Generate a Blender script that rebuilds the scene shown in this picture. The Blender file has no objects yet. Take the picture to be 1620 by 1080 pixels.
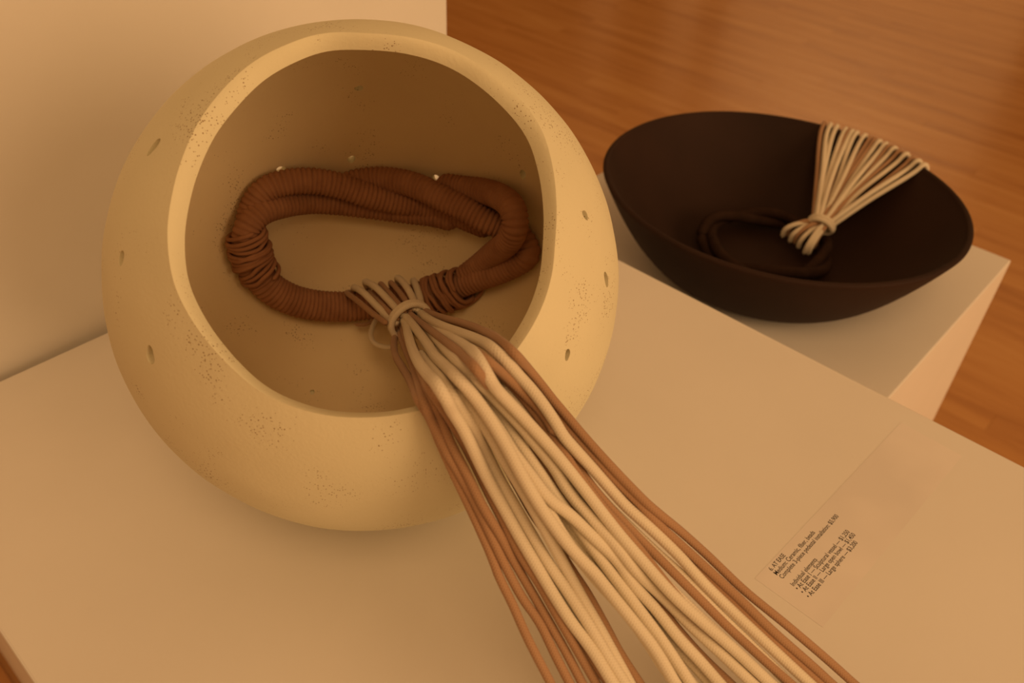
import bpy, bmesh, math, random
import numpy as np
from mathutils import Vector, Matrix, noise

random.seed(7)
SC = bpy.context.scene
COL = SC.collection

# ------------------------------------------------------------------ camera
S = 0.6                      # metres per working unit (working unit = eye height above the near pedestal)
EYE = 1.55                   # eye height above the floor in metres
F = 1344.86                  # focal length in pixels of a 1620 x 1080 frame
R = np.array([[0.68380179, -0.72871169, 0.03734142],
              [-0.44202468, -0.45441362, -0.77338377],
              [0.58054225, 0.51233537, -0.63283739]])
cam_d = bpy.data.cameras.new('camera')
cam = bpy.data.objects.new('camera', cam_d)
COL.objects.link(cam)
m3 = Matrix((R[0], -R[1], -R[2])).transposed()
cam.matrix_world = Matrix.Translation((0, 0, EYE)) @ m3.to_4x4()
cam_d.sensor_width = 22.3
cam_d.lens = F / 1620 * 22.3
cam_d.clip_start = 0.02
cam_d.dof.use_dof = True
cam_d.dof.focus_distance = 0.66
cam_d.dof.aperture_fstop = 4.0
SC.camera = cam

# ------------------------------------------------------------------ light and exposure
SC.view_settings.view_transform = 'Standard'
SC.view_settings.look = 'None'
SC.view_settings.gamma = 1.0
SC.view_settings.use_curve_mapping = False
SC.view_settings.exposure = 0.06
world = bpy.data.worlds.new('gallery_light')
SC.world = world
world.use_nodes = True
bg = world.node_tree.nodes['Background']
bg.inputs[0].default_value = (1.0, 0.50, 0.19, 1)
bg.inputs[1].default_value = 0.41


def area_lamp(name, loc, target, size, power, color):
    d = bpy.data.lights.new(name, 'AREA')
    d.shape = 'DISK'
    d.size = size
    d.energy = power
    d.color = color
    o = bpy.data.objects.new(name, d)
    COL.objects.link(o)
    o.location = loc
    o.rotation_euler = (Vector(target) - Vector(loc)).to_track_quat('-Z', 'Y').to_euler()
    return o


area_lamp('gallery_lamp', (1.1, -3.9, 2.35), (0.7, 0.5, 0.9), 3.2, 96, (1.0, 0.595, 0.275))
area_lamp('ceiling_lamp', (-0.7, -0.9, 3.7), (0.35, 0.45, 1.0), 1.3, 15, (1.0, 0.585, 0.255))
area_lamp('added_wall_fill', (7.2, 3.2, 3.5), (8.6, 3.2, 1.4), 0.5, 38, (1.0, 0.60, 0.27))   # added unseen light: brightens the far white wall mirrored in the floor


# ------------------------------------------------------------------ geometry helpers
def ray(x, y):
    return R.T @ np.array([(x - 810.0) / F, (y - 540.0) / F, 1.0])


def on_plane(x, y, z):
    d = ray(x, y)
    return d * (z / d[2])


def on_ball(x, y, c, r, far):
    d = ray(x, y)
    d = d / np.linalg.norm(d)
    t = d @ c
    q = max(r * r - (c @ c - t * t), 0.0)
    return d * (t + (1 if far else -1) * math.sqrt(q))


def W(p):                    # working units -> metres
    return Vector((p[0] * S, p[1] * S, p[2] * S + EYE))


def link(name, me, mat=None, parent=None):
    o = bpy.data.objects.new(name, me)
    COL.objects.link(o)
    if mat is not None:
        me.materials.append(mat)
    if parent is not None:
        o.parent = parent
        o.matrix_parent_inverse = Matrix.Translation(-parent_loc(parent))
    return o


def parent_loc(o):
    v = Vector(o.location)
    while o.parent is not None:
        # children keep world-space vertex data; walk up the (unrotated) chain
        v = Vector(PLACED[o.name])
        break
    return v


PLACED = {}


def empty(name, loc, parent=None):
    o = bpy.data.objects.new(name, None)
    COL.objects.link(o)
    o.empty_display_size = 0.05
    PLACED[o.name] = Vector(loc)
    if parent is None:
        o.location = loc
    else:
        o.parent = parent
        o.location = Vector(loc) - Vector(PLACED[parent.name])
    return o


def tag(o, label=None, cat=None, group=None, kind=None):
    if label: o['label'] = label
    if cat: o['category'] = cat
    if group: o['group'] = group
    if kind: o['kind'] = kind
    return o


def smooth(me):
    me.polygons.foreach_set('use_smooth', [True] * len(me.polygons))
    me.update()


def spline(pts, step):
    """Centripetal-like Catmull-Rom through pts, resampled at equal arc length."""
    P = [np.array(p, float) for p in pts]
    P = [2 * P[0] - P[1]] + P + [2 * P[-1] - P[-2]]
    out = []
    for i in range(1, len(P) - 2):
        p0, p1, p2, p3 = P[i - 1:i + 3]
        t0 = 0.0
        t1 = t0 + max(np.linalg.norm(p1 - p0), 1e-9) ** 0.5
        t2 = t1 + max(np.linalg.norm(p2 - p1), 1e-9) ** 0.5
        t3 = t2 + max(np.linalg.norm(p3 - p2), 1e-9) ** 0.5
        for t in np.linspace(t1, t2, 14, endpoint=False):
            a1 = (t1 - t) / (t1 - t0) * p0 + (t - t0) / (t1 - t0) * p1
            a2 = (t2 - t) / (t2 - t1) * p1 + (t - t1) / (t2 - t1) * p2
            a3 = (t3 - t) / (t3 - t2) * p2 + (t - t2) / (t3 - t2) * p3
            b1 = (t2 - t) / (t2 - t0) * a1 + (t - t0) / (t2 - t0) * a2
            b2 = (t3 - t) / (t3 - t1) * a2 + (t - t1) / (t3 - t1) * a3
            out.append((t2 - t) / (t2 - t1) * b1 + (t - t1) / (t2 - t1) * b2)
    out.append(P[-2])
    Q = np.array(out)
    L = np.r_[0, np.cumsum(np.linalg.norm(np.diff(Q, axis=0), axis=1))]
    n = max(int(L[-1] / step), 4)
    s = np.linspace(0, L[-1], n + 1)
    return np.c_[np.interp(s, L, Q[:, 0]), np.interp(s, L, Q[:, 1]), np.interp(s, L, Q[:, 2])], s


def frames(Q):
    T = np.gradient(Q, axis=0)
    T /= np.linalg.norm(T, axis=1)[:, None] + 1e-12
    n = np.cross(T[0], [0.3, 0.2, 1.0])
    n /= np.linalg.norm(n)
    N = [n]
    for i in range(1, len(Q)):
        n = N[-1] - T[i] * (N[-1] @ T[i])
        N.append(n / (np.linalg.norm(n) + 1e-12))
    N = np.array(N)
    return T, N, np.cross(T, N)


def tube_mesh(name, pts, r, step=0.006, sides=12, ridge=0.0, pitch=0.0, taper=True, flat=1.0, twist=0.0, slim=None):
    """Tube in metres along world-space pts, with optional wound ridges and a UV map (u round, v along in metres)."""
    Q, s = spline(pts, step)
    T, N, B = frames(Q)
    verts, faces, uvs = [], [], []
    n = len(Q)
    for i in range(n):
        rr = r
        if ridge:
            rr = r - ridge + ridge * 2 * abs(math.sin(math.pi * s[i] / pitch)) ** 0.55
        if slim:
            rr *= slim[0] + (1 - slim[0]) * min(s[i] / slim[1], 1.0)
        if taper:
            e = min(s[i], s[-1] - s[i]) / r
            if e < 1.0:
                rr *= math.sqrt(max(1 - (1 - e) ** 2, 0.02))
        for k in range(sides):
            a = 2 * math.pi * k / sides + twist * s[i]
            verts.append(Q[i] + rr * (math.cos(a) * N[i] + flat * math.sin(a) * B[i]))
    for i in range(n - 1):
        for k in range(sides):
            k2 = (k + 1) % sides
            faces.append((i * sides + k, i * sides + k2, (i + 1) * sides + k2, (i + 1) * sides + k))
            uvs += [(k / sides, s[i]), ((k + 1) / sides, s[i]), ((k + 1) / sides, s[i + 1]), (k / sides, s[i + 1])]
    faces.append(tuple(range(sides - 1, -1, -1)))
    uvs += [(0, 0)] * sides
    faces.append(tuple(range((n - 1) * sides, n * sides)))
    uvs += [(0, 0)] * sides
    me = bpy.data.meshes.new(name)
    me.from_pydata([tuple(v) for v in verts], [], faces)
    uv = me.uv_layers.new(name='UVMap')
    uv.data.foreach_set('uv', [c for q in uvs for c in q])
    smooth(me)
    return me


# ------------------------------------------------------------------ materials
def new_mat(name):
    m = bpy.data.materials.new(name)
    m.use_nodes = True
    nt = m.node_tree
    b = nt.nodes['Principled BSDF']
    return m, nt, b


def N_(nt, typ, **kw):
    n = nt.nodes.new(typ)
    for k, v in kw.items():
        setattr(n, k, v)
    return n


def ramp(nt, fac, stops):
    r = N_(nt, 'ShaderNodeValToRGB')
    e = r.color_ramp.elements
    while len(e) < len(stops):
        e.new(0.5)
    for el, (p, c) in zip(e, stops):
        el.position = p
        el.color = (*c, 1)
    nt.links.new(fac, r.inputs[0])
    return r


def bump(nt, b, h, strength, dist):
    n = N_(nt, 'ShaderNodeBump')
    n.inputs['Strength'].default_value = strength
    n.inputs['Distance'].default_value = dist
    nt.links.new(h, n.inputs['Height'])
    nt.links.new(n.outputs[0], b.inputs['Normal'])
    return n


def paint_mat():
    m, nt, b = new_mat('white_gallery_paint')
    tc = N_(nt, 'ShaderNodeTexCoord')
    n = N_(nt, 'ShaderNodeTexNoise')
    n.inputs['Scale'].default_value = 5.0
    n.inputs['Detail'].default_value = 6
    nt.links.new(tc.outputs['Object'], n.inputs['Vector'])
    r = ramp(nt, n.outputs[0], [(0.3, (0.79, 0.77, 0.735)), (0.7, (0.83, 0.81, 0.775))])
    nt.links.new(r.outputs[0], b.inputs['Base Color'])
    b.inputs['Roughness'].default_value = 0.55
    n2 = N_(nt, 'ShaderNodeTexNoise')
    n2.inputs['Scale'].default_value = 160.0
    n2.inputs['Detail'].default_value = 3
    nt.links.new(tc.outputs['Object'], n2.inputs['Vector'])
    bump(nt, b, n2.outputs[0], 0.12, 0.0006)
    return m


def clay_mat(name, lo, hi, pit=(0.30, 0.20, 0.10), thr0=0.405):
    m, nt, b = new_mat(name)
    tc = N_(nt, 'ShaderNodeTexCoord')
    n = N_(nt, 'ShaderNodeTexNoise')
    n.inputs['Scale'].default_value = 7.0
    n.inputs['Detail'].default_value = 5
    nt.links.new(tc.outputs['Object'], n.inputs['Vector'])
    base = ramp(nt, n.outputs[0], [(0.3, lo), (0.7, hi)])
    # sparse dark pits, gathered in patches
    v = N_(nt, 'ShaderNodeTexVoronoi')
    v.inputs['Scale'].default_value = 820.0
    nt.links.new(tc.outputs['Object'], v.inputs['Vector'])
    d = N_(nt, 'ShaderNodeMath', operation='LESS_THAN')
    nt.links.new(v.outputs['Distance'], d.inputs[0])
    sep = N_(nt, 'ShaderNodeSeparateColor')
    nt.links.new(v.outputs['Color'], sep.inputs[0])
    patch = N_(nt, 'ShaderNodeTexNoise')
    patch.inputs['Scale'].default_value = 24.0
    patch.inputs['Detail'].default_value = 4
    nt.links.new(tc.outputs['Object'], patch.inputs['Vector'])
    mul = N_(nt, 'ShaderNodeMath', operation='MULTIPLY')
    nt.links.new(sep.outputs[0], mul.inputs[0])
    nt.links.new(patch.outputs[0], mul.inputs[1])
    thr = N_(nt, 'ShaderNodeMapRange')
    thr.inputs[1].default_value = thr0
    thr.inputs[2].default_value = 0.62
    thr.inputs[3].default_value = 0.0
    thr.inputs[4].default_value = 0.45
    nt.links.new(mul.outputs[0], thr.inputs[0])
    nt.links.new(thr.outputs[0], d.inputs[1])
    mix = N_(nt, 'ShaderNodeMix', data_type='RGBA')
    nt.links.new(d.outputs[0], mix.inputs[0])
    nt.links.new(base.outputs[0], mix.inputs[6])
    mix.inputs[7].default_value = (*pit, 1)
    nt.links.new(mix.outputs[2], b.inputs['Base Color'])
    b.inputs['Roughness'].default_value = 0.75
    b.inputs['Specular IOR Level'].default_value = 0.25
    g = N_(nt, 'ShaderNodeTexNoise')
    g.inputs['Scale'].default_value = 320.0
    g.inputs['Detail'].default_value = 2
    nt.links.new(tc.outputs['Object'], g.inputs['Vector'])
    sub = N_(nt, 'ShaderNodeMath', operation='SUBTRACT')
    nt.links.new(g.outputs[0], sub.inputs[0])
    nt.links.new(d.outputs[0], sub.inputs[1])
    bump(nt, b, sub.outputs[0], 0.35, 0.0006)
    return m


def cord_mat(name, lo, hi, scale=0.5, depth=0.0006):
    """Braided cord: two crossing diagonal waves over the tube's UV map."""
    m, nt, b = new_mat(name)
    uv = N_(nt, 'ShaderNodeUVMap')
    sp = N_(nt, 'ShaderNodeSeparateXYZ')
    nt.links.new(uv.outputs[0], sp.inputs[0])
    hs = []
    for sg in (1, -1):
        a = N_(nt, 'ShaderNodeMath', operation='MULTIPLY')
        nt.links.new(sp.outputs[0], a.inputs[0])
        a.inputs[1].default_value = sg * 2 * math.pi * 6
        c = N_(nt, 'ShaderNodeMath', operation='MULTIPLY_ADD')
        nt.links.new(sp.outputs[1], c.inputs[0])
        c.inputs[1].default_value = 2 * math.pi / (0.0042 * scale)
        nt.links.new(a.outputs[0], c.inputs[2])
        s = N_(nt, 'ShaderNodeMath', operation='SINE')
        nt.links.new(c.outputs[0], s.inputs[0])
        hs.append(s)
    mx = N_(nt, 'ShaderNodeMath', operation='MAXIMUM')
    nt.links.new(hs[0].outputs[0], mx.inputs[0])
    nt.links.new(hs[1].outputs[0], mx.inputs[1])
    mr = N_(nt, 'ShaderNodeMapRange')
    mr.inputs[1].default_value = -0.6
    mr.inputs[2].default_value = 1.0
    nt.links.new(mx.outputs[0], mr.inputs[0])
    tc = N_(nt, 'ShaderNodeTexCoord')
    n = N_(nt, 'ShaderNodeTexNoise')
    n.inputs['Scale'].default_value = 14.0
    nt.links.new(tc.outputs['Object'], n.inputs['Vector'])
    ad = N_(nt, 'ShaderNodeMath', operation='MULTIPLY_ADD')
    nt.links.new(n.outputs[0], ad.inputs[0])
    ad.inputs[1].default_value = 0.7
    mr2 = N_(nt, 'ShaderNodeMath', operation='MULTIPLY')
    nt.links.new(mr.outputs[0], mr2.inputs[0])
    mr2.inputs[1].default_value = 0.22
    nt.links.new(mr2.outputs[0], ad.inputs[2])
    r = ramp(nt, ad.outputs[0], [(0.25, lo), (0.75, hi)])
    nt.links.new(r.outputs[0], b.inputs['Base Color'])
    b.inputs['Roughness'].default_value = 0.85
    b.inputs['Specular IOR Level'].default_value = 0.15
    b.inputs['Sheen Weight'].default_value = 0.15
    bump(nt, b, mr.outputs[0], 0.35, depth)
    return m


def rope_mat(name, lo, hi):
    m, nt, b = new_mat(name)
    tc = N_(nt, 'ShaderNodeTexCoord')
    n = N_(nt, 'ShaderNodeTexNoise')
    n.inputs['Scale'].default_value = 60.0
    n.inputs['Detail'].default_value = 4
    nt.links.new(tc.outputs['Object'], n.inputs['Vector'])
    r = ramp(nt, n.outputs[0], [(0.3, lo), (0.7, hi)])
    nt.links.new(r.outputs[0], b.inputs['Base Color'])
    b.inputs['Roughness'].default_value = 0.9
    b.inputs['Specular IOR Level'].default_value = 0.1
    f = N_(nt, 'ShaderNodeTexNoise')
    f.inputs['Scale'].default_value = 700.0
    nt.links.new(tc.outputs['Object'], f.inputs['Vector'])
    bump(nt, b, f.outputs[0], 0.3, 0.0005)
    return m


def wood_mat():
    m, nt, b = new_mat('warm_wood_floor')
    geo = N_(nt, 'ShaderNodeNewGeometry')
    mp = N_(nt, 'ShaderNodeMapping')
    mp.inputs['Scale'].default_value = (9.0, 0.9, 9.0)
    nt.links.new(geo.outputs['Position'], mp.inputs[0])
    oi = N_(nt, 'ShaderNodeObjectInfo')
    n = N_(nt, 'ShaderNodeTexNoise', noise_dimensions='4D')
    n.inputs['Scale'].default_value = 1.6
    n.inputs['Detail'].default_value = 7
    n.inputs['Roughness'].default_value = 0.6
    sc = N_(nt, 'ShaderNodeMath', operation='MULTIPLY')
    sc.inputs[1].default_value = 40.0
    nt.links.new(oi.outputs['Random'], sc.inputs[0])
    nt.links.new(sc.outputs[0], n.inputs['W'])
    nt.links.new(mp.outputs[0], n.inputs['Vector'])
    ad = N_(nt, 'ShaderNodeMath', operation='MULTIPLY_ADD')
    nt.links.new(oi.outputs['Random'], ad.inputs[0])
    ad.inputs[1].default_value = 0.16
    nt.links.new(n.outputs[0], ad.inputs[2])
    r = ramp(nt, ad.outputs[0], [(0.34, (0.40, 0.165, 0.040)), (0.56, (0.54, 0.255, 0.070)), (0.82, (0.63, 0.33, 0.105))])
    nt.links.new(r.outputs[0], b.inputs['Base Color'])
    b.inputs['Roughness'].default_value = 0.26
    b.inputs['Coat Weight'].default_value = 0.2
    b.inputs['Coat Roughness'].default_value = 0.16
    bump(nt, b, n.outputs[0], 0.05, 0.001)
    return m


def plain_mat(name, c, rough=0.6, alpha=None):
    m, nt, b = new_mat(name)
    tc = N_(nt, 'ShaderNodeTexCoord')
    n = N_(nt, 'ShaderNodeTexNoise')
    n.inputs['Scale'].default_value = 12.0
    nt.links.new(tc.outputs['Object'], n.inputs['Vector'])
    r = ramp(nt, n.outputs[0], [(0.3, tuple(x * 0.92 for x in c)), (0.7, tuple(min(x * 1.06, 1) for x in c))])
    nt.links.new(r.outputs[0], b.inputs['Base Color'])
    b.inputs['Roughness'].default_value = rough
    return m


PAINT = paint_mat()
CLAY = clay_mat('cream_speckled_clay', (0.73, 0.695, 0.50), (0.80, 0.762, 0.555))
CLAY_IN = clay_mat('lightened_clay_inside', (0.82, 0.70, 0.47), (0.88, 0.76, 0.52), thr0=0.47)  # same clay, colour lightened and reddened to make up for light lacking inside
DARK = clay_mat('dark_brown_clay', (0.021, 0.0088, 0.0055), (0.032, 0.0135, 0.0085), (0.02, 0.012, 0.009))
CREAM = cord_mat('cream_cotton_cord', (0.70, 0.63, 0.50), (0.84, 0.77, 0.63))
TAN = cord_mat('tan_cotton_cord', (0.36, 0.215, 0.125), (0.48, 0.295, 0.18))
ROPE = rope_mat('brown_wound_rope', (0.31, 0.155, 0.088), (0.39, 0.205, 0.12))
DROPE = rope_mat('dark_wound_rope', (0.025, 0.013, 0.009), (0.036, 0.019, 0.013))
WOOD = wood_mat()
DOORWOOD = plain_mat('dark_door_wood', (0.10, 0.045, 0.02), 0.4)
INK = plain_mat('black_print', (0.03, 0.022, 0.018), 0.7)
SHEET = plain_mat('clear_label_film', (0.83, 0.79, 0.765), 0.5)


# ------------------------------------------------------------------ room shell
def box_mesh(name, lo, hi, bevel=0.0, seg=2):
    bm = bmesh.new()
    bmesh.ops.create_cube(bm, size=1.0)
    for v in bm.verts:
        v.co = Vector([lo[i] + (v.co[i] + 0.5) * (hi[i] - lo[i]) for i in range(3)])
    if bevel:
        bmesh.ops.bevel(bm, geom=list(bm.edges), offset=bevel, segments=seg, affect='EDGES', profile=0.5)
    me = bpy.data.meshes.new(name)
    bm.to_mesh(me)
    bm.free()
    return me


floor = link('floor', box_mesh('floor', (-5, -5, -0.08), (9.0, 8.0, -0.0095)), WOOD)
tag(floor, 'warm glossy wooden plank floor around the pedestals', kind='structure')
PW = 0.083
lens = (1.1, 1.45, 1.8, 2.15)
plank_me = [box_mesh('plank', (0, 0, -0.012), (PW - 0.0004, L - 0.0004, 0.0), 0.0004, 1) for L in lens]
for me in plank_me:
    me.materials.append(WOOD)


def plank(x, y, k):
    o = bpy.data.objects.new('plank', plank_me[k])
    COL.objects.link(o)
    o.parent = floor
    o.location = (x, y, 0)


def plank_row(x, y0, y1):
    y = y0 - random.random() * 0.9
    while y < y1:
        k = random.randrange(4)
        plank(x, y, k)
        y += lens[k]


nrow = int((6.7 - 1.55) / PW)
for i in range(nrow):
    x = 1.55 + i * PW
    y0 = 0.05 + max(0, (x - 2.3)) * 0.27 - 0.45
    y1 = 0.8 + (x - 1.5) * 1.55 if x < 3.45 else 3.95 - (x - 3.45) * 0.86
    plank_row(x, y0, max(y1, y0 + 0.6) + 0.3)
for i in range(4):
    plank(-0.33 + i * PW + 0.0, 0.85 - 0.13 * (i % 2), 0)

# the gallery walls that the floor mirrors: they stand beyond the frame
w = link('wall_right', box_mesh('wall_right', (8.6, 1.75, 0), (8.75, 4.7, 3.6)), PAINT)
tag(w, kind='structure')
w = link('wall_back', box_mesh('wall_back', (-4.5, 7.4, 0), (8.6, 7.55, 3.6)), plain_mat('brown_wall', (0.17, 0.085, 0.04), 0.6))
tag(w, kind='structure')
for k, y in enumerate((5.05, 6.2)):
    t = link('trim_%d' % (k + 1), box_mesh('trim', (8.4, y, 0), (8.62, y + 0.28, 3.2), 0.01), PAINT)
    tag(t, kind='structure')
w = link('wall_far_right', box_mesh('wall_far_right', (8.62, 4.7, 0), (8.75, 7.4, 3.6)), plain_mat('brown_wall_panel', (0.16, 0.08, 0.04), 0.6))
tag(w, kind='structure')
d = link('door_1', box_mesh('door_1', (8.6, -3.0, 0), (8.7, 1.75, 2.6), 0.01), DOORWOOD)
tag(d, kind='structure')


# ------------------------------------------------------------------ pedestals
def pedestal(lo, hi, label):
    o = link('pedestal', box_mesh('pedestal', lo, hi, 0.0022, 2), PAINT)
    # origin at the base centre
    c = Vector(((lo[0] + hi[0]) / 2, (lo[1] + hi[1]) / 2, lo[2]))
    o.data.transform(Matrix.Translation(-c))
    o.location = c
    return tag(o, label, 'pedestal')


TOP = EYE - S                       # near pedestal top, 0.95 m
LOWTOP = EYE - 1.2 * S
X0, X1 = 0.019 * S, 1.281 * S
YB, YF = 1.346 * S, -0.36 * S
pedestal((X0, YF, 0.0), (X1, YB, TOP), 'wide white pedestal in front, under the cream round vessel and printed label')
pedestal((X0 + 0.002, YB + 0.014, 0.0), (X1 + 0.004, YB + 0.014 + 0.72, 1.42), 'tallest white pedestal, rising behind the cream round vessel')
pedestal((1.281 * S + 0.004, 0.285 * S, 0.0), (2.29 * S, 1.328 * S, LOWTOP), 'lower white pedestal under the dark brown bowl')

# ------------------------------------------------------------------ cream round vessel
C = np.array([0.58013635, 0.77230723, -0.67770921])
RO = 0.33398
RI = RO * 0.94
AX = np.array([-0.37541594, -0.56764086, 0.73269825])
INNER = [(510, 82), (558, 79), (597, 80), (636, 84), (675, 93), (713, 106), (761, 138), (798, 171), (836, 223), (850, 267),
         (858, 319), (858, 379), (854, 430), (842, 476), (827, 507), (804, 542), (760, 590), (710, 624), (658, 641),
         (638, 647), (580, 652), (510, 647), (464, 633), (418, 610), (371, 564), (321, 499), (300, 453), (294, 423),
         (293, 367), (302, 312), (321, 256), (347, 204), (384, 160), (424, 123), (465, 101)]


def lip_width(x, y):
    a = math.degrees(math.atan2(370 - y, x - 590)) % 360      # 0 right, 90 up
    ks = [(0, 19), (40, 29), (90, 26), (135, 36), (180, 28), (215, 17), (250, 9), (280, 7), (315, 17), (345, 19), (360, 19)]
    for (a0, w0), (a1, w1) in zip(ks, ks[1:]):
        if a0 <= a <= a1:
            return w0 + (w1 - w0) * (a - a0) / (a1 - a0)


e1 = np.cross(AX, [0, 0, 1.0]); e1 /= np.linalg.norm(e1)
e2 = np.cross(AX, e1)


def polar(P):
    d = (P - C) / np.linalg.norm(P - C)
    return math.atan2(d @ e2, d @ e1), math.acos(max(-1, min(1, d @ AX)))


def rim_table(pts, r):
    tab = sorted(polar(on_ball(x, y, C, r, False)) for x, y in pts)
    a = np.array([t[0] for t in tab]); b = np.array([t[1] for t in tab])
    a = np.r_[a - 2 * math.pi, a, a + 2 * math.pi]
    b = np.r_[b, b, b]
    return a, b


tin = rim_table(INNER, RI)
OUTER = []
for x, y in INNER:
    dx, dy = x - 580, y - 370
    L = math.hypot(dx, dy)
    wl = lip_width(x, y)
    OUTER.append((x + dx / L * wl, y + dy / L * wl))
tout = rim_table(OUTER, RO)


def table(t, phi):
    ker = np.linspace(-0.09, 0.09, 7)
    return float(np.mean(np.interp(phi + ker, t[0], t[1])))


def ball_point(phi, th, r):
    d = math.cos(th) * AX + math.sin(th) * (math.cos(phi) * e1 + math.sin(phi) * e2)
    wob = 0.0016 * noise.noise(Vector(d * 2.3)) + 0.0006 * noise.noise(Vector(d * 7.0))
    p = C + d * (r + wob)
    base = -1.0 if r > RI + 0.005 else -1.0 + (RO - RI)
    if p[2] < base:
        p[2] = base
    return p


def vessel_mesh():
    NP, NT, NL = 200, 84, 7
    rings, inner_from = [], None
    cols = []
    for i in range(NP):
        phi = -math.pi + 2 * math.pi * i / NP
        to, ti = table(tout, phi), table(tin, phi)
        col = []
        for k in range(NT):                                   # outside, from the back pole to the rim
            f = k / (NT - 1)
            th = (math.pi - 0.015) + (to - math.pi + 0.015) * f
            col.append(ball_point(phi, th, RO))
        po, pi_ = ball_point(phi, to, RO), ball_point(phi, ti, RI)
        for k in range(1, NL):
            f = k / NL
            col.append(po * (1 - f) + pi_ * f + AX * 0.0022 * math.sin(math.pi * f) ** 0.8)
        for k in range(NT):
            f = k / (NT - 1)
            th = ti + (math.pi - 0.015 - ti) * f
            col.append(ball_point(phi, th, RI))
        cols.append(col)
    M = len(cols[0])
    verts = [W(p) for col in cols for p in col]
    faces, mi = [], []
    for i in range(NP):
        j = (i + 1) % NP
        for k in range(M - 1):
            faces.append((i * M + k, j * M + k, j * M + k + 1, i * M + k + 1))
            mi.append(1 if k >= NT + NL - 1 else 0)
    faces.append(tuple(i * M for i in range(NP))[::-1]); mi.append(0)
    faces.append(tuple(i * M + M - 1 for i in range(NP))); mi.append(1)
    me = bpy.data.meshes.new('vessel')
    me.from_pydata([tuple(v) for v in verts], [], faces)
    me.materials.append(CLAY); me.materials.append(CLAY_IN)
    me.polygons.foreach_set('material_index', mi)
    bm = bmesh.new(); bm.from_mesh(me)
    bmesh.ops.recalc_face_normals(bm, faces=bm.faces[:])
    bm.to_mesh(me); bm.free()
    return me


# drilled holes: (pixel, seen from inside?, half width, half height)
HOLES = [((243, 232), False, 0.0075, 0.011), ((193, 408), False, 0.0065, 0.0080), ((237, 562), False, 0.0078, 0.0102),
         ((926, 340), False, 0.0052, 0.0070), ((959, 442), False, 0.0065, 0.0100), ((898, 561), False, 0.0052, 0.0070),
         ((446, 270), True, 0.0090, 0.0085), ((556, 252), True, 0.0062, 0.0065), ((690, 286), True, 0.0095, 0.0095),
         ((827, 276), True, 0.0065, 0.0080), ((568, 140), True, 0.0062, 0.0062),
         ((494, 620), True, 0.0050, 0.0036, (0.90, 0.953))]


def hole_cutter():
    bm = bmesh.new()
    for (px, inside, a, b, *pit) in HOLES:
        P = on_ball(px[0], px[1], C, RI if inside else RO, inside)
        d = (P - C) / np.linalg.norm(P - C)
        u = np.cross([0, 0, 1.0], d); u /= np.linalg.norm(u)
        v = np.cross(d, u)
        rows = []
        for t in (pit[0] if pit else (0.88, 1.06)):
            ring = []
            for k in range(18):
                an = 2 * math.pi * k / 18
                wob = 1 + 0.12 * math.sin(2 * an + px[0]) + 0.06 * math.sin(3 * an + px[1])
                q = C + d * RO * t + wob * (u * a * math.cos(an) + v * b * math.sin(an))
                ring.append(bm.verts.new(W(q)))
            rows.append(ring)
        for k in range(18):
            k2 = (k + 1) % 18
            bm.faces.new((rows[0][k], rows[0][k2], rows[1][k2], rows[1][k]))
        bm.faces.new(rows[0][::-1]); bm.faces.new(rows[1])
    bmesh.ops.recalc_face_normals(bm, faces=bm.faces[:])
    me = bpy.data.meshes.new('cutter')
    bm.to_mesh(me); bm.free()
    return me


vessel = link('ceramic_vessel', vessel_mesh())
cut = link('cutter', hole_cutter(), CLAY)
mod = vessel.modifiers.new('holes', 'BOOLEAN')
mod.operation = 'DIFFERENCE'; mod.solver = 'EXACT'; mod.object = cut
dg = bpy.context.evaluated_depsgraph_get()
done = bpy.data.meshes.new_from_object(vessel.evaluated_get(dg))
vessel.modifiers.clear()
vessel.data = done
bpy.data.objects.remove(cut)
smooth(vessel.data)
try:
    vessel.data.set_sharp_from_angle(angle=math.radians(40))
except Exception:
    pass
base = W((C[0], C[1], -1.0))
vessel.data.transform(Matrix.Translation(-base))
vessel.location = base
tag(vessel, 'cream speckled round ceramic vessel with a wide opening and small holes', 'vessel')

# ------------------------------------------------------------------ wound rope ring inside the vessel, with its tassel
RR = 0.0195


def in_vessel(pts, r, lift):
    """Points of a rope of radius r lying against the inside of the vessel, lifted by `lift` working units."""
    out = []
    for p in pts:
        l = p[2] if len(p) > 2 else lift
        out.append(W(on_ball(p[0], p[1], C, RI - r - l - 0.001, True)))
    return out


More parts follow.
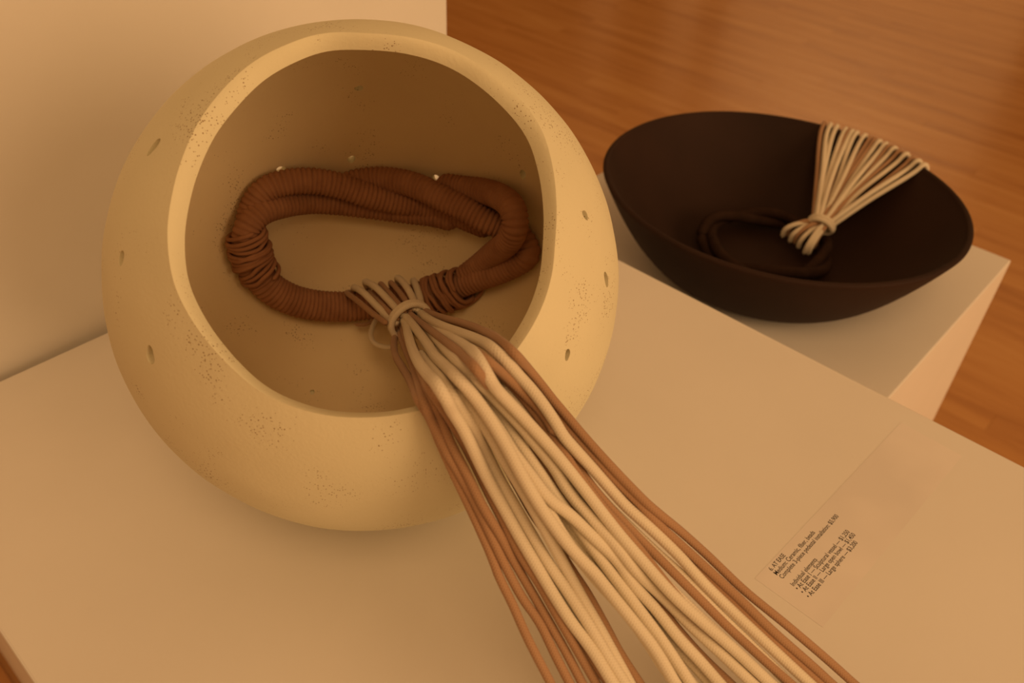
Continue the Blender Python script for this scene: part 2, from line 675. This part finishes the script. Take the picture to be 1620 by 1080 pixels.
wreath = empty('rope_wreath', W(on_ball(620, 400, C, RI - 0.002, True)))
tag(wreath, 'brown wound rope ring with long cream and tan tassel, inside the cream vessel', 'rope wreath')
D = 2 * RR
STRANDS = [
    # front length, from the left binding to the right binding
    ([(386, 372), (394, 398), (406, 430), (430, 457), (462, 474), (500, 483), (545, 485), (590, 481), (640, 475), (690, 466), (716, 458)], 0.0245, 0.0),
    # inner strand rising from the left binding
    ([(398, 408, 0.004), (389, 385, 0.010), (392, 360, 0.014), (411, 337, 0.014), (452, 323, 0.006), (494, 318), (530, 320), (565, 324), (610, 330), (650, 335), (690, 340), (726, 350)], RR, 0.0),
    # outer strand along the left back, diving to the middle
    ([(398, 385, 0.0), (394, 355, 0.0), (400, 328, 0.0), (418, 303, 0.002), (443, 291, 0.006), (489, 286, 0.014), (535, 293, 0.020), (581, 308, 0.022), (628, 319, 0.014), (668, 325, 0.004), (705, 332, 0.0), (740, 346, 0.0), (780, 362, 0.0)], RR, 0.006),
    # strand crossing over from the back to the right
    ([(530, 300, 0.0), (560, 289, 0.0), (590, 284, 0.0), (619, 285, 0.006), (656, 293, 0.018), (693, 310, 0.030), (730, 328, 0.030), (767, 348, 0.022), (800, 363, 0.006),
      (828, 382, 0.0), (834, 402, 0.0), (800, 425, 0.004), (745, 445, 0.004), (705, 462, 0.0)], RR, 0.0),
    # loop folding over at the right
    ([(690, 292, 0.0), (730, 298, 0.0), (767, 303, 0.004), (794, 313, 0.016), (812, 333, 0.034), (815, 356, 0.040), (806, 380, 0.036), (783, 400, 0.020), (757, 422, 0.004), (725, 446, 0.0)], RR, 0.0),
]
for pts, r, lift in STRANDS:
    me = tube_mesh('wound_strand', in_vessel(pts, r, lift), r * S, step=0.0006, sides=18, ridge=0.0011, pitch=0.0045)
    link('wound_strand', me, ROPE, wreath)


def binding(axis_px, r_in, turns, r_cord, lift, mat, parent, name='binding', jitter=0.25):
    A = [np.array(p) for p in in_vessel(axis_px, r_in, lift)]
    Q, s = spline(A, 0.002)
    T, N, B = frames(Q)
    pts = []
    rnd = random.Random(int(axis_px[0][0]))
    n = int(turns * 16)
    ph = rnd.random() * 6
    for i in range(n + 1):
        f = i / n
        back = 0.10 * math.sin(2 * math.pi * f * turns * 0.37 + ph)
        g = min(max(f + back * jitter, 0), 1) * (len(Q) - 1)
        k = min(int(g), len(Q) - 1)
        a = 2 * math.pi * turns * f
        tilt = 0.0032 * math.sin(a + 1.2 * math.sin(f * 9 + ph))
        rad = (r_in * S + r_cord * 0.55) * (1 + 0.10 * math.sin(f * math.pi)) + 0.0009 * math.sin(f * 23 + ph)
        pts.append(Q[k] + T[k] * tilt + rad * (math.cos(a) * N[k] + math.sin(a) * B[k]))
    me = tube_mesh(name, pts, r_cord, step=0.0022, sides=8)
    return link(name, me, mat, parent)


binding([(388, 368), (394, 392), (402, 416), (414, 436)], 0.0265, 12, 0.0021, 0.0, ROPE, wreath)
binding([(668, 472), (690, 467), (710, 460), (734, 450)], 0.0275, 11, 0.0022, 0.0, ROPE, wreath)
# loose brown ends under the right binding
link('loose_end', tube_mesh('loose_end', in_vessel([(700, 492), (735, 484), (756, 470), (766, 455)], 0.006, 0.0), 0.0022), ROPE, wreath)

# ---- tassel
LIP_L = on_ball(660, 646, C, RO * 0.985, False)
LIP_R = on_ball(813, 549, C, RO * 0.985, False)
KN = on_ball(640, 503, C, RI - 0.075, True)


def plane_of(a, b, c):
    n = np.cross(b - a, c - a)
    n /= np.linalg.norm(n)
    return n, n @ a


def hit_plane(x, y, pl):
    d = ray(x, y)
    return d * (pl[1] / (pl[0] @ d))


BL = ray(870, 1080); BL = BL / -BL[2] * 0.885
BR = ray(1345, 1080); BR = BR / -BR[2] * 0.845
UP = 0.013
lipL, lipR = LIP_L + [0, 0, UP], LIP_R + [0, 0, UP]
PL_IN = plane_of(lipL, lipR, KN)
PL_OUT = plane_of(lipL, lipR, (BL + BR) / 2)


def bundle_point(x, y, lift):
    pi_, po = hit_plane(x, y, PL_IN), hit_plane(x, y, PL_OUT)
    # of the two sheets that meet at the lip, the one nearer to the plinth on each side is the right one
    ti, to = np.linalg.norm(pi_), np.linalg.norm(po)
    side = (y - 646) * (813 - 660) - (x - 660) * (549 - 646)          # > 0 beyond the lip
    wgt = 1 / (1 + math.exp(-side / 153 / 9.0))
    p = pi_ * (1 - wgt) + po * wgt
    return p * (1 - lift / np.linalg.norm(p))


tassel = empty('tassel', W(KN), wreath)
tag(tassel, 'cream and tan cords tied in a long tassel spilling over the vessel rim')
CW, CT = 0.0063, 0.0050
LU, L0, L1, L2, L3 = -0.010, 0.0, 0.009, 0.018, 0.026
CORDS = [
    # ---- left tan cords
    ('T', L0, [(628, 520), (622, 550), (630, 570), (648, 600), (663, 634), (680, 662), (696, 700), (716, 745), (743, 802), (776, 876), (790, 913), (810, 954), (834, 1008), (871, 1080)]),
    ('T', L1, [(630, 518), (636, 538), (654, 581), (676, 650), (693, 687), (707, 716), (726, 747), (750, 791), (773, 839), (793, 882), (825, 943), (853, 984), (880, 1039), (901, 1080)]),
    ('T', L1, [(634, 512), (642, 535), (657, 572), (676, 615), (694, 655), (713, 700), (741, 754), (763, 799), (791, 846), (810, 882), (840, 934), (869, 984), (897, 1034), (921, 1080)]),
    ('T', L2, [(638, 514), (650, 545), (672, 601), (697, 640), (715, 668), (733, 700), (752, 736), (775, 784), (799, 830), (825, 880), (853, 923), (879, 969), (908, 1019), (943, 1080)]),
    ('T', L0, [(642, 520), (664, 570), (690, 618), (712, 655), (738, 704), (765, 760), (795, 812), (836, 884), (866, 936), (895, 984), (929, 1034), (962, 1080)]),
    # ---- cream middle
    ('W', L2, [(640, 508), (646, 531), (658, 566), (678, 594), (698, 618), (712, 645), (732, 677), (746, 705), (769, 753), (799, 808), (824, 853), (848, 894), (873, 936), (901, 980), (936, 1027), (969, 1080)]),
    ('W', L1, [(666, 558), (680, 578), (704, 609), (722, 636), (748, 676), (768, 715), (790, 758), (819, 808), (847, 856), (868, 892), (903, 944), (932, 989), (960, 1036), (988, 1080)]),
    ('W', L0, [(720, 616), (745, 645), (764, 669), (780, 695), (800, 730), (824, 770), (850, 815), (878, 866), (896, 900), (920, 944), (950, 996), (974, 1040), (996, 1080)]),
    ('T', (LU, L0), [(770, 680), (800, 735), (822, 775), (843, 812), (861, 838), (889, 877), (905, 902), (929, 938), (956, 986), (982, 1034), (1012, 1080)]),
    ('W', L3, [(641, 500), (658, 520), (673, 540), (682, 556), (715, 589), (746, 622), (770, 655), (790, 687), (808, 719), (830, 760), (858, 806), (891, 852), (917, 882), (942, 908), (968, 941), (1003, 984), (1036, 1027), (1068, 1080)]),
    ('W', L1, [(736, 612), (763, 645), (789, 684), (812, 716), (838, 750), (868, 788), (902, 814), (939, 850), (976, 886), (1002, 924), (1036, 962), (1073, 1008), (1110, 1048), (1138, 1080)]),
    ('W', L2, [(647, 500), (674, 520), (694, 540), (713, 560), (748, 593), (776, 622), (804, 651), (829, 679), (850, 705), (876, 738), (900, 778), (939, 823), (972, 860), (1004, 900), (1044, 940), (1093, 989), (1142, 1034), (1190, 1080)]),
    ('T', (0.03, -1), [(650, 498), (689, 528), (719, 551), (741, 570), (758, 590), (776, 614)]),
    ('W', L2, [(660, 500), (704, 529), (732, 545), (752, 562), (766, 583), (778, 606), (797, 628), (831, 664), (862, 698), (886, 726), (921, 770), (956, 815), (984, 850), (1012, 882), (1062, 938), (1107, 980), (1156, 1022), (1218, 1080)]),
    ('T', L1, [(736, 548), (763, 567), (787, 585), (815, 614), (841, 646), (866, 680), (889, 712), (921, 760), (956, 806), (990, 843), (1019, 878), (1031, 893), (1060, 930), (1091, 965), (1112, 986), (1135, 1008), (1160, 1035)]),
    ('W', L2, [(668, 498), (700, 516), (727, 526), (745, 533), (767, 543), (794, 564), (822, 595), (850, 627), (876, 664), (892, 690), (922, 724), (954, 760), (990, 800), (1022, 829), (1052, 857), (1078, 883), (1111, 920), (1156, 964), (1211, 1016), (1280, 1080)]),
    ('W', (LU, L0), [(752, 574), (780, 594), (820, 626), (860, 672), (888, 704), (918, 748), (960, 799), (1001, 839), (1042, 878), (1089, 920), (1133, 967), (1184, 1016), (1248, 1080)]),
    ('T', L1, [(670, 494), (703, 504), (748, 518), (770, 532), (796, 552), (831, 594), (863, 632), (890, 667), (912, 694), (945, 730), (971, 757), (1008, 793), (1045, 832), (1091, 874), (1167, 944), (1222, 997), (1289, 1056), (1315, 1080)]),
    ('T', L2, [(664, 486), (690, 499), (735, 512), (777, 530), (806, 551), (843, 592), (878, 636), (902, 664), (922, 688), (956, 726), (990, 762), (1027, 799), (1073, 837), (1119, 878), (1178, 934), (1244, 988), (1311, 1045), (1350, 1080)]),
    ('T', L0, [(700, 510), (745, 524), (790, 552), (826, 594), (858, 632), (884, 664), (908, 698), (940, 734), (990, 786), (1040, 836), (1087, 882), (1156, 947), (1222, 1012), (1298, 1080)]),
    ('T', L0, [(752, 556), (790, 588), (824, 616), (860, 660), (884, 694), (914, 738), (950, 786), (1000, 840), (1050, 890), (1100, 940), (1150, 990), (1200, 1036), (1236, 1068), (1250, 1080)]),
    ('T', 0.0095, [(752, 556), (767, 567), (790, 586), (822, 616), (859, 655), (880, 690)]),
    ('W', (LU, L0), [(740, 576), (781, 613), (813, 642), (850, 680), (880, 720), (910, 765), (950, 815), (990, 862), (1030, 905), (1075, 955), (1120, 1005), (1165, 1050), (1195, 1080)]),
    ('T', (LU, L0), [(740, 596), (776, 622), (806, 648), (838, 684), (868, 720), (898, 764), (935, 815), (975, 868), (1015, 915), (1056, 974), (1096, 1022), (1124, 1051), (1155, 1080)]),
    ('W', (LU, L1), [(780, 680), (810, 730), (840, 780), (876, 826), (908, 858), (940, 900), (973, 941), (1019, 993), (1060, 1040), (1095, 1080)]),
    ('W', (LU, L0), [(764, 660), (790, 712), (822, 766), (850, 812), (884, 848), (924, 892), (966, 936), (1010, 986), (1048, 1036), (1080, 1080)]),
    ('W', (LU, L0), [(800, 690), (842, 750), (884, 806), (930, 862), (974, 910), (1004, 950), (1056, 1006), (1098, 1052), (1124, 1080)]),
    ('W', LU, [(690, 548), (740, 596), (784, 645), (814, 690), (845, 735), (880, 785), (915, 835), (955, 890), (1000, 950), (1045, 1010), (1092, 1080)]),
    ('W', LU, [(680, 556), (722, 606), (757, 655), (790, 706), (820, 752), (850, 800), (872, 838)]),
    # ---- buried cords that fill the bundle where it crosses the rim
    ('W', LU, [(738, 612), (776, 660), (806, 706), (836, 756), (866, 806), (898, 858), (936, 908), (980, 957), (1014, 1000), (1050, 1055), (1068, 1080)]),
    ('T', LU, [(770, 608), (812, 656), (846, 706), (884, 764), (924, 816), (966, 872), (1010, 930), (1062, 990), (1110, 1044), (1142, 1080)]),
    ('W', LU, [(790, 606), (830, 650), (866, 700), (902, 752), (944, 806), (990, 858), (1040, 910), (1092, 962), (1150, 1016), (1214, 1080)]),
    ('W', LU, [(716, 622), (745, 672), (772, 724), (800, 778), (828, 830), (858, 884), (890, 940), (920, 992), (950, 1040), (978, 1080)]),
]


def px_path(px, n=90):
    q, _ = spline([(x, y, 0) for x, y in px], 3.0)
    k = np.linspace(0, len(q) - 1, n)
    return np.c_[np.interp(k, np.arange(len(q)), q[:, 0]), np.interp(k, np.arange(len(q)), q[:, 1])]


def squeeze(x, y):
    """Cords are pulled thin where they pass through the tie."""
    d = math.hypot(x - 640, y - 503)
    return 0.78 + 0.22 * min(d / 130.0, 1.0)


PLACED_P, PLACED_R = [], []
ORDER = sorted(range(len(CORDS)), key=lambda i: (CORDS[i][1][0] if isinstance(CORDS[i][1], tuple) else CORDS[i][1]))
for ci in ORDER:                       # the lowest cords first; each later one comes to rest on those already laid
    kind, lift, px = CORDS[ci]
    r = CW if kind == 'W' else CT
    if px[0][0] < 672 and px[0][1] < 525:      # carry the cord back through the tie
        px = [(px[0][0] - 15, px[0][1] - 15)] + px
    path = px_path(px)
    base = np.array([bundle_point(x, y, 0.0) for x, y in path])
    rad = np.array([r * squeeze(x, y) for x, y in path])
    dist = np.linalg.norm(base, axis=1)
    dirs = base / dist[:, None]
    need = np.zeros(len(base))
    if PLACED_P:
        QP = np.concatenate(PLACED_P); QR = np.concatenate(PLACED_R)
        for i in range(len(base)):
            t = QP @ dirs[i]
            e2_ = (QP * QP).sum(1) - t * t
            dd = (QR + rad[i]) * 0.88
            ok = (e2_ < dd * dd) & (np.abs(t - dist[i]) < 0.16)
            if ok.any():
                need[i] = max(0.0, (dist[i] - t[ok] + np.sqrt(dd[ok] ** 2 - e2_[ok])).max())
    w = 5
    pad = np.pad(need, w, mode='edge')
    mx = np.array([pad[i:i + 2 * w + 1].max() for i in range(len(need))]) * 0.5 + need * 0.5
    pad = np.pad(mx, 8, mode='edge')
    ker = np.exp(-0.5 * (np.arange(-8, 9) / 3.5) ** 2); ker /= ker.sum()
    lf = np.convolve(pad, ker, mode='valid')
    if isinstance(lift, tuple) and lift[1] == -1:          # the tail slips under its neighbours
        g = np.clip((np.linspace(0, 1, len(lf)) - 0.5) / 0.5, 0, 1) ** 1.5
        lf = lf - g * 0.024
    P = dirs * (dist - lf)[:, None]
    PLACED_P.append(P); PLACED_R.append(rad)
    pts = [p for p in P[::3]] + [P[-1]]
    n0 = len(pts)
    if px[-1][1] >= 1079:              # beyond the frame: fall on to the pedestal and run to its front edge
        d = P[-1] - P[-12]
        d /= np.linalg.norm(d)
        zfloor = -1.0 + 0.009 + lf[-1] * 0.8
        p = P[-1].copy()
        for _ in range(40):
            d = d + np.array([0, 0, -0.010]); d /= np.linalg.norm(d)
            q = p + d * 0.05
            if q[2] < zfloor:
                q[2] = zfloor
                d[2] = 0.0
                d /= np.linalg.norm(d)
            p = q
            if p[1] < -0.33 or p[0] < 0.05:
                break
            pts.append(p.copy())
        for _ in range(5):             # ease the bend where the cord meets the pedestal
            for i in range(n0, len(pts) - 1):
                pts[i] = pts[i] * 0.5 + (pts[i - 1] + pts[i + 1]) * 0.25
    me = tube_mesh('cord', [W(p) for p in pts], r * S, step=0.004, sides=12, slim=(0.78 if px[0][0] < 680 else 1.0, 130.0 / F * 0.95 * S))
    o = link('cord', me, CREAM if kind == 'W' else TAN, tassel)
    o['label'] = 'cream cord' if kind == 'W' else 'tan cord'

# heads of the cords, looped over the rope and gathered in the tie
ALLP = np.concatenate(PLACED_P)
NEAR = []
for P in PLACED_P:
    q = np.array([[p @ R[0] / (p @ R[2]) * F + 810, p @ R[1] / (p @ R[2]) * F + 540] for p in P[:30]])
    k = np.argmin(np.abs((q[:, 0] - 648) * 0.55 + (q[:, 1] - 512) * 0.83))
    if abs((q[k, 0] - 648) * 0.55 + (q[k, 1] - 512) * 0.83) < 6:
        NEAR.append(P[k])
NEAR = np.array(NEAR)
ctr = NEAR.mean(0)
A0 = on_ball(612, 470, C, RI - 0.066, True)
A1 = bundle_point(668, 540, 0.015)
ax = (A1 - A0) / np.linalg.norm(A1 - A0)
view = -ctr / np.linalg.norm(ctr)
side = np.cross(ax, view); side /= np.linalg.norm(side)
nrm = np.cross(side, ax)
ds, dn = (NEAR - ctr) @ side, (NEAR - ctr) @ nrm
ctr = ctr + side * (ds.max() + ds.min()) / 2 + nrm * (dn.max() + dn.min()) / 2
rs, rn = (ds.max() - ds.min()) / 2 + 0.008, (dn.max() - dn.min()) / 2 + 0.008
rs, rn = min(rs, 0.031), min(rn, 0.024)
HEADS = [
    ('T', [(556, 462), (549, 463), (566, 476), (590, 496), (612, 512)]),
    ('W', [(566, 466), (560, 455), (575, 463), (596, 484), (616, 503), (628, 512)]),
    ('T', [(590, 470), (584, 462), (598, 476), (614, 492), (630, 506)]),
    ('W', [(584, 458), (578, 446), (594, 454), (612, 472), (626, 487), (640, 500)]),
    ('T', [(606, 462), (602, 449), (616, 464), (630, 480), (642, 494)]),
    ('T', [(622, 460), (618, 447), (632, 462), (643, 478), (650, 492)]),
    ('W', [(632, 454), (629, 440), (642, 452), (654, 474), (656, 490)]),
    ('W', [(656, 458), (654, 444), (660, 458), (665, 478), (660, 492)]),
]
for kind, px in HEADS:
    n = len(px)
    pts = []
    dc = np.linalg.norm(ctr)
    for i, (x, y) in enumerate(px):
        f = i / (n - 1)
        if i < 2:
            pts.append(on_ball(x, y, C, RI - (0.012, 0.046)[i], True))
        else:
            p = on_ball(x, y, C, RI - 0.060, True)
            g = (i - 1) / (n - 2)
            dp = np.linalg.norm(p)
            pts.append(p / dp * (dp * (1 - g) + (dc - 0.004) * g))
    r = CW if kind == 'W' else CT
    o = link('cord_head', tube_mesh('cord_head', [W(p) for p in pts], r * S * 0.9, step=0.003), CREAM if kind == 'W' else TAN, tassel)
    o['label'] = 'cream cord' if kind == 'W' else 'tan cord'

# tie: three turns round the gathered cords
pts = []
for i in range(3 * 24 + 1):
    a = 2 * math.pi * i / 24
    k = i / 72 - 0.5
    p = ctr + ax * (k * 0.024 - 0.008 + 0.003 * math.sin(a)) + side * rs * math.cos(a) + nrm * rn * math.sin(a)
    pts.append(W(p))
link('tie', tube_mesh('tie', pts, CT * S * 0.95, step=0.003), CREAM, tassel)
# the tie's slack loop on the left
LOOP = [(606, 499), (595, 506), (587, 526), (590, 540), (604, 548), (622, 548), (632, 536)]
pts = [W(on_ball(x, y, C, RI - 0.052 - 0.012 * i, True)) for i, (x, y) in enumerate(LOOP)]
link('slack_loop', tube_mesh('slack_loop', pts, 0.0025, step=0.003), CREAM, tassel)
LOOP = [(560, 512), (575, 514), (592, 507), (606, 500)]
link('slack_loop', tube_mesh('slack_loop', [W(on_ball(x, y, C, RI - 0.03, True)) for x, y in LOOP], 0.002, step=0.003), TAN, tassel)

# ------------------------------------------------------------------ dark open bowl
BC = np.array([1.7968, 0.7438])
BZ, RIMZ, BR_, BF, PWR = -1.2, -0.9808, 0.4325, 0.2262, 0.552
TX, TY = -0.0161, 0.0037


def bowl_profile(s, off=0.0):
    return BF + (BR_ - BF) * s ** PWR + off


def bowl_mesh():
    NS, NA = 40, 128
    prof = []                                                  # (radius, height fraction, extra z)
    prof.append((0.002, 0.0, 0.0))
    prof.append((BF * 0.5, 0.0, 0.0))
    for i in range(NS + 1):
        s = (i / NS) ** 1.8
        prof.append((bowl_profile(s), s, 0.0))
    th = 0.0145
    r_top = bowl_profile(1.0)
    for k in range(1, 6):
        a = math.pi * k / 6
        prof.append((r_top - th / 2 + th / 2 * math.cos(a), 1.0, 0.006 * math.sin(a)))
    for i in range(NS, -1, -1):
        s = (i / NS) ** 1.8
        prof.append((max(bowl_profile(s) - th - 0.02 * (1 - s), 0.01), s, th * (1 - s) * 0.9))
    prof.append((BF * 0.45, 0.0, th * 0.8))
    prof.append((0.002, 0.0, th * 0.8))
    verts, faces = [], []
    for k in range(NA):
        a = 2 * math.pi * k / NA
        for (r, s, ez) in prof:
            wob = 1 + 0.006 * noise.noise(Vector((math.cos(a) * 1.5, math.sin(a) * 1.5, s * 1.3))) * min(1, r / BF)
            z = BZ + (RIMZ - BZ) * s + s * (TX * math.cos(a) + TY * math.sin(a)) + ez
            verts.append(tuple(W((BC[0] + r * wob * math.cos(a), BC[1] + r * wob * math.sin(a), z))))
    M = len(prof)
    for k in range(NA):
        k2 = (k + 1) % NA
        for j in range(M - 1):
            faces.append((k * M + j, k2 * M + j, k2 * M + j + 1, k * M + j + 1))
    faces.append(tuple(k * M for k in range(NA))[::-1])
    faces.append(tuple(k * M + M - 1 for k in range(NA)))
    me = bpy.data.meshes.new('bowl')
    me.from_pydata(verts, [], faces)
    bm = bmesh.new(); bm.from_mesh(me)
    bmesh.ops.recalc_face_normals(bm, faces=bm.faces[:])
    bm.to_mesh(me); bm.free()
    smooth(me)
    return me


bowl = link('open_bowl', bowl_mesh(), DARK)
bb = W((BC[0], BC[1], BZ))
bowl.data.transform(Matrix.Translation(-bb))
bowl.location = bb
tag(bowl, 'wide dark brown ceramic bowl on the lower white pedestal', 'bowl')

# dark rope ring lying in the bowl, with a small tassel over the bowl's rim
wr2 = empty('rope_wreath', W((1.80, 0.745, -1.185)))
tag(wr2, 'dark twisted rope ring with small cream tassel, lying in the dark bowl', 'rope wreath')
ring_px = [(1116, 374), (1128, 352), (1160, 343), (1210, 343), (1255, 352), (1288, 372), (1306, 398), (1296, 422), (1262, 436),
           (1215, 436), (1170, 424), (1133, 403), (1116, 374)]
zc = -1.150
axis_pts = [on_plane(x, y, zc) for x, y in ring_px]
Q, s = spline(axis_pts, 0.01)
T, Nn, Bn = frames(Q)
for ph in (0.0, math.pi):
    pts = []
    for i in range(len(Q)):
        out = Q[i] - np.array([1.80, 0.745, zc]); out[2] = 0; out /= np.linalg.norm(out)
        a = ph + s[i] / s[-1] * 2 * math.pi * 2.5
        pts.append(W(Q[i] + 0.0125 * (math.cos(a) * out + math.sin(a) * np.array([0, 0, 1.0]))))
    link('wound_strand', tube_mesh('wound_strand', pts, 0.0135 * S, step=0.0016, sides=12, ridge=0.0005, pitch=0.0048), DROPE, wr2)

t2 = empty('tassel', W(on_plane(1297, 360, -1.10)), wr2)
tag(t2, 'small cream and tan cord tassel hung over the bowl rim')
TIE2 = on_plane(1299, 356, -1.105)
R2W, R2T = 0.0062, 0.0056
RIMPX = [('T', 1302, 198), ('W', 1316, 195), ('W', 1328, 196), ('W', 1341, 202), ('T', 1347, 203), ('W', 1352, 205), ('W', 1360, 207), ('W', 1371, 213),
         ('T', 1379, 218), ('T', 1385, 221), ('W', 1393, 223), ('W', 1402, 228), ('T', 1408, 231), ('W', 1414, 235), ('T', 1421, 240), ('W', 1438, 243), ('T', 1450, 249),
         ('W', 1462, 253), ('W', 1470, 260)]
for i, (kind, x, y) in enumerate(RIMPX):
    f = i / (len(RIMPX) - 1) - 0.5
    # where the cord crosses the rim
    d = ray(x, y)
    P = on_plane(x, y, RIMZ)
    for _ in range(6):
        v = P[:2] - BC
        an = math.atan2(v[1], v[0])
        P = on_plane(x, y, RIMZ + TX * math.cos(an) + TY * math.sin(an) + 0.010)
    v = P[:2] - BC
    an = math.atan2(v[1], v[0])
    rad = bowl_profile(1.0)
    o2 = np.array([math.cos(an), math.sin(an), 0])
    zr = RIMZ + TX * math.cos(an) + TY * math.sin(an)
    crest = np.array([BC[0], BC[1], zr + 0.0125]) + o2 * (rad - 0.006)
    t0 = TIE2 + np.array([0.010 * f * 2, -0.016 * f * 2, 0.007 * ((i % 3) - 1)])
    inside = np.array([BC[0], BC[1], zr - 0.004]) + o2 * (rad - 0.0245)
    mid = t0 * 0.55 + inside * 0.45 + np.array([random.uniform(-0.006, 0.006), random.uniform(-0.006, 0.006), 0.004 + 0.006 * (i % 2)])
    pts = [t0 - (mid - t0) * 0.08, t0, mid, inside, crest, np.array([BC[0], BC[1], zr + 0.003]) + o2 * (rad + 0.0085),
           np.array([BC[0], BC[1], zr - 0.05]) + o2 * (rad + 0.010), np.array([BC[0], BC[1], zr - 0.13 + 0.02 * math.sin(i * 2.3)]) + o2 * (rad + 0.006)]
    o = link('cord', tube_mesh('cord', [W(p) for p in pts], (R2W if kind == 'W' else R2T) * S, step=0.005, sides=10), CREAM if kind == 'W' else TAN, t2)
    o['label'] = 'cream cord' if kind == 'W' else 'tan cord'
H2 = [('W', 1243, 362), ('T', 1250, 361), ('W', 1255, 370), ('T', 1262, 372), ('W', 1268, 379), ('W', 1278, 388), ('W', 1284, 389), ('T', 1292, 380)]
for i, (kind, x, y) in enumerate(H2):
    f = i / (len(H2) - 1) - 0.5
    P = on_plane(x, y, -1.123)
    t0 = TIE2 + np.array([0.010 * f * 2, -0.016 * f * 2, 0.006 * ((i % 2) * 2 - 1)])
    mid = (P + t0) / 2 + np.array([0, 0, 0.012])
    under = P + np.array([0.002, 0.004, -0.030])
    pts = [under, P, mid, t0, t0 + (t0 - mid) * 0.3]
    o = link('cord_head', tube_mesh('cord_head', [W(p) for p in pts], (R2W if kind == 'W' else R2T) * S, step=0.004, sides=10), CREAM if kind == 'W' else TAN, t2)
    o['label'] = 'cream cord' if kind == 'W' else 'tan cord'
up2 = on_plane(1330, 290, -1.06)
ax = up2 - TIE2; ax /= np.linalg.norm(ax)
view = -TIE2 / np.linalg.norm(TIE2)
side = np.cross(ax, view); side /= np.linalg.norm(side)
nrm = np.cross(side, ax)
pts = []
for i in range(2 * 20 + 1):
    a = 2 * math.pi * i / 20
    pts.append(W(TIE2 + ax * ((i / 40 - 0.5) * 0.024) + side * 0.031 * math.cos(a) + nrm * 0.026 * math.sin(a)))
link('tie', tube_mesh('tie', pts, 0.0060 * S, step=0.004), CREAM, t2)

# ------------------------------------------------------------------ printed label on the near pedestal
lab = empty('exhibit_label', W((0.80, 0.20, -1.0)))
tag(lab, 'clear label sheet with black printed lines, on the front white pedestal', 'label')
LX0, LX1, LY0, LY1 = 0.779, 1.235, 0.106, 0.212
sh = box_mesh('sheet', (0, (LY0 - LY1) * S, 0), ((LX1 - LX0) * S, 0, 0.00005))
sh.transform(Matrix.Translation(W((LX0, LY1, -1.0)) + Vector((0, 0, 0.0001))) @ Matrix.Rotation(math.radians(-1.9), 4, 'Z'))
sheet = link('sheet', sh, SHEET, lab)
LINES = [('6. AT EASE', (1220.8, 903.5), (1243, 879)),
         ('Medium: Ceramic, fiber, beads', (1229, 910.4), (1289.6, 843)),
         ('Complete 3-piece pedestal installation: $5,900', (1238, 916), (1327, 817)),
         ('Individual elements', (1255.5, 927.8), (1293, 886)),
         ('\u2022 At Ease I \u2014 Sculptural vessel \u2014 $1,250', (1263, 934), (1344.4, 841.7)),
         ('\u2022 At Ease II \u2014 Large open bowl \u2014 $1,450', (1271.5, 939.6), (1353.5, 846.5)),
         ('\u2022 At Ease III \u2014 Large sphere \u2014 $3,200', (1280.6, 946.5), (1357, 859))]
for txt, a, b in LINES:
    cu = bpy.data.curves.new('printed_line', 'FONT')
    cu.body = txt
    cu.size = 0.0078
    cu.offset = 0.00005
    cu.extrude = 0.00003
    o = bpy.data.objects.new('printed_line', cu)
    COL.objects.link(o)
    bpy.context.view_layer.update()
    wid = o.dimensions.x
    A, B2 = W(on_plane(*a, -1.0)), W(on_plane(*b, -1.0))
    L = (B2 - A).length
    dg = bpy.context.evaluated_depsgraph_get()
    me = bpy.data.meshes.new_from_object(o.evaluated_get(dg))
    bpy.data.objects.remove(o)
    ang = math.atan2(B2.y - A.y, B2.x - A.x)
    me.transform(Matrix.Translation((A.x, A.y, A.z + 0.00018)) @ Matrix.Rotation(ang, 4, 'Z') @ Matrix.Diagonal((L / wid, L / wid * 1.12, 1, 1)))
    me.materials.clear()
    link('printed_line', me, INK, lab)
